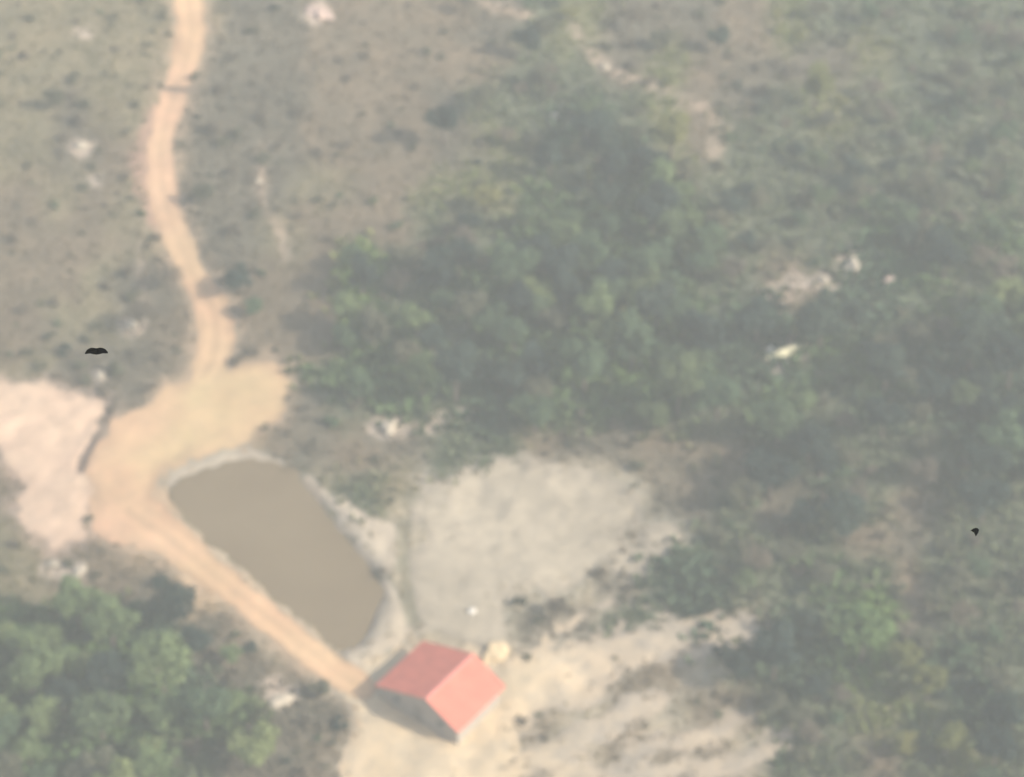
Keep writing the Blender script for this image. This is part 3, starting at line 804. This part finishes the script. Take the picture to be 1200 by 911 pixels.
rock(303, 214, .5, .4, .4, M_rock, 'pale boulder at the foot of the thin upper gully', seed=17)
rock(118, 441, .6, .5, .4, M_rock, 'pale boulder just below the gliding black bird', seed=18)
rock(156, 381, .95, .7, .45, M_rock, 'pale boulder up the slope from the gliding black bird', seed=19)
rock(582, 764, 1.7, 1.2, .55, M_ochre, 'ochre sand heap behind the red-roofed house', 'sand_heap', 'sand heap', seed=20)

# ------------------------------------------------------------------ low growth between shrubs (nobody could count it)
nt_ = 70000
px = RNG.uniform(-30, 1230, nt_); py = RNG.uniform(-20, 935, nt_)
d = FWD[None]+np.array([1., 0, 0])[None]*((px-600)/FPX)[:, None]-UPV[None]*((py-455.5)/FPX)[:, None]
zz = np.zeros(nt_)
def hz_np(x, y):
    fx = np.clip((x-X0)/STEP, 0, NXC-1.001); fy = np.clip((y-Y0)/STEP, 0, NYC-1.001)
    i = fx.astype(int); j = fy.astype(int); u = fx-i; v = fy-j; I = i+IX0; J = j+IY0
    return (Z[J, I]*(1-u)+Z[J, I+1]*u)*(1-v)+(Z[J+1, I]*(1-u)+Z[J+1, I+1]*u)*v
for _ in range(6):
    t = (zz-CAM[2])/d[:, 2]; x = CAM[0]+d[:, 0]*t; y = CAM[1]+d[:, 1]*t; zz = hz_np(x, y)
ii = np.clip(np.round((x-X0)/STEP), 0, NXC-1).astype(int)+IX0; jj = np.clip(np.round((y-Y0)/STEP), 0, NYC-1).astype(int)+IY0
openF = np.maximum.reduce([F[jj, ii] for F in (F_track, F_bare, F_pond)])
semi = np.maximum.reduce([F[jj, ii] for F in (F_grav, F_yard, F_bank)])
k = (openF < -1-RNG.uniform(0, 8, nt_)) & ((semi < -2) | ((semi < 14) & (RNG.uniform(size=nt_) < .22)) | (RNG.uniform(size=nt_) < .02) & (F_pond[jj, ii] < -8))
k &= np.hypot(x-hx, y-hy) > 6.2
k &= RNG.uniform(size=nt_) < .35+.65*vnoise(x, y, 3.0, 123)
x, y, zz, px, py = x[k], y[k], zz[k], px[k], py[k]; n = len(x)
gi = letters(px+RNG.normal(0, 9, n), py+RNG.normal(0, 9, n))
hh = np.array([.2, .18, .25, .38, .34, .6, .6, .6, .15, .15])[gi]*RNG.uniform(.5, 1.4, n)
base = cell_color(px, py)
tint = np.array([(.9, .95, .8), (.85, .85, .75), (.95, .93, .9), (.88, .95, .8), (.8, .95, .6), (.65, .85, .55), (.6, .8, .65), (.8, 1.05, .6), (.8, .8, .7), (.7, .7, .6)])[gi]
colr = np.clip(base*tint*RNG.uniform(.82, 1.14, n)[:, None], .02, .6)
NB = 4
ang = RNG.uniform(0, 6.28, (n, NB)); Vs = []; 
for b in range(NB):
    a = ang[:, b]; r1 = hh*RNG.uniform(.5, 1.1, n); wd = hh*RNG.uniform(.3, .55, n); dx, dy = np.cos(a), np.sin(a)
    q = np.stack([np.stack([x-dy*wd*.4, y+dx*wd*.4, zz-.03], 1), np.stack([x+dy*wd*.4, y-dx*wd*.4, zz-.03], 1),
                  np.stack([x+dx*r1+dy*wd, y+dy*r1-dx*wd, zz+hh*.75], 1), np.stack([x+dx*r1-dy*wd, y+dy*r1+dx*wd, zz+hh], 1)], 1)
    Vs.append(q)
Vg = np.stack(Vs, 1).reshape(-1, 3)
def ug(t, b):
    a = N(t, 'ShaderNodeAttribute', attribute_name='soil'); t.links.new(a.outputs['Color'], b.inputs['Base Color'])
me = np_mesh('undergrowth', Vg, np.arange(len(Vg)).reshape(-1, 4), mat('grass and low leaves', ug))
ca = me.color_attributes.new('soil', 'FLOAT_COLOR', 'POINT')
cc = np.repeat(np.concatenate([colr, np.ones((n, 1))], 1), NB*4, axis=0)
ca.data.foreach_set('color', cc.astype(np.float32).ravel())
o = mesh_obj('undergrowth', me); o['kind'] = 'stuff'

# ------------------------------------------------------------------ haze
zmin = float(Z.min())-1.0; ztop = CAM[2]+4
ex = max(abs(AX[0]), abs(AX[-1]), abs(AY[0]), abs(AY[-1]))+20
bm = bmesh.new(); r = bmesh.ops.create_cube(bm, size=1)
for v in bm.verts: v.co = Vector((v.co.x*2*ex, v.co.y*2*ex, zmin if v.co.z < 0 else ztop))
hm = bpy.data.materials.new('haze air'); hm.use_nodes = True; t = hm.node_tree; t.nodes.clear()
pv = t.nodes.new('ShaderNodeVolumePrincipled'); pv.inputs['Density'].default_value = HAZE_DENSITY; pv.inputs['Color'].default_value = (*HAZE_COLOR, 1); pv.inputs['Anisotropy'].default_value = 0.0
mo = t.nodes.new('ShaderNodeOutputMaterial'); t.links.new(pv.outputs[0], mo.inputs['Volume'])
hb = bm_obj('haze', bm, hm); hb['kind'] = 'stuff'
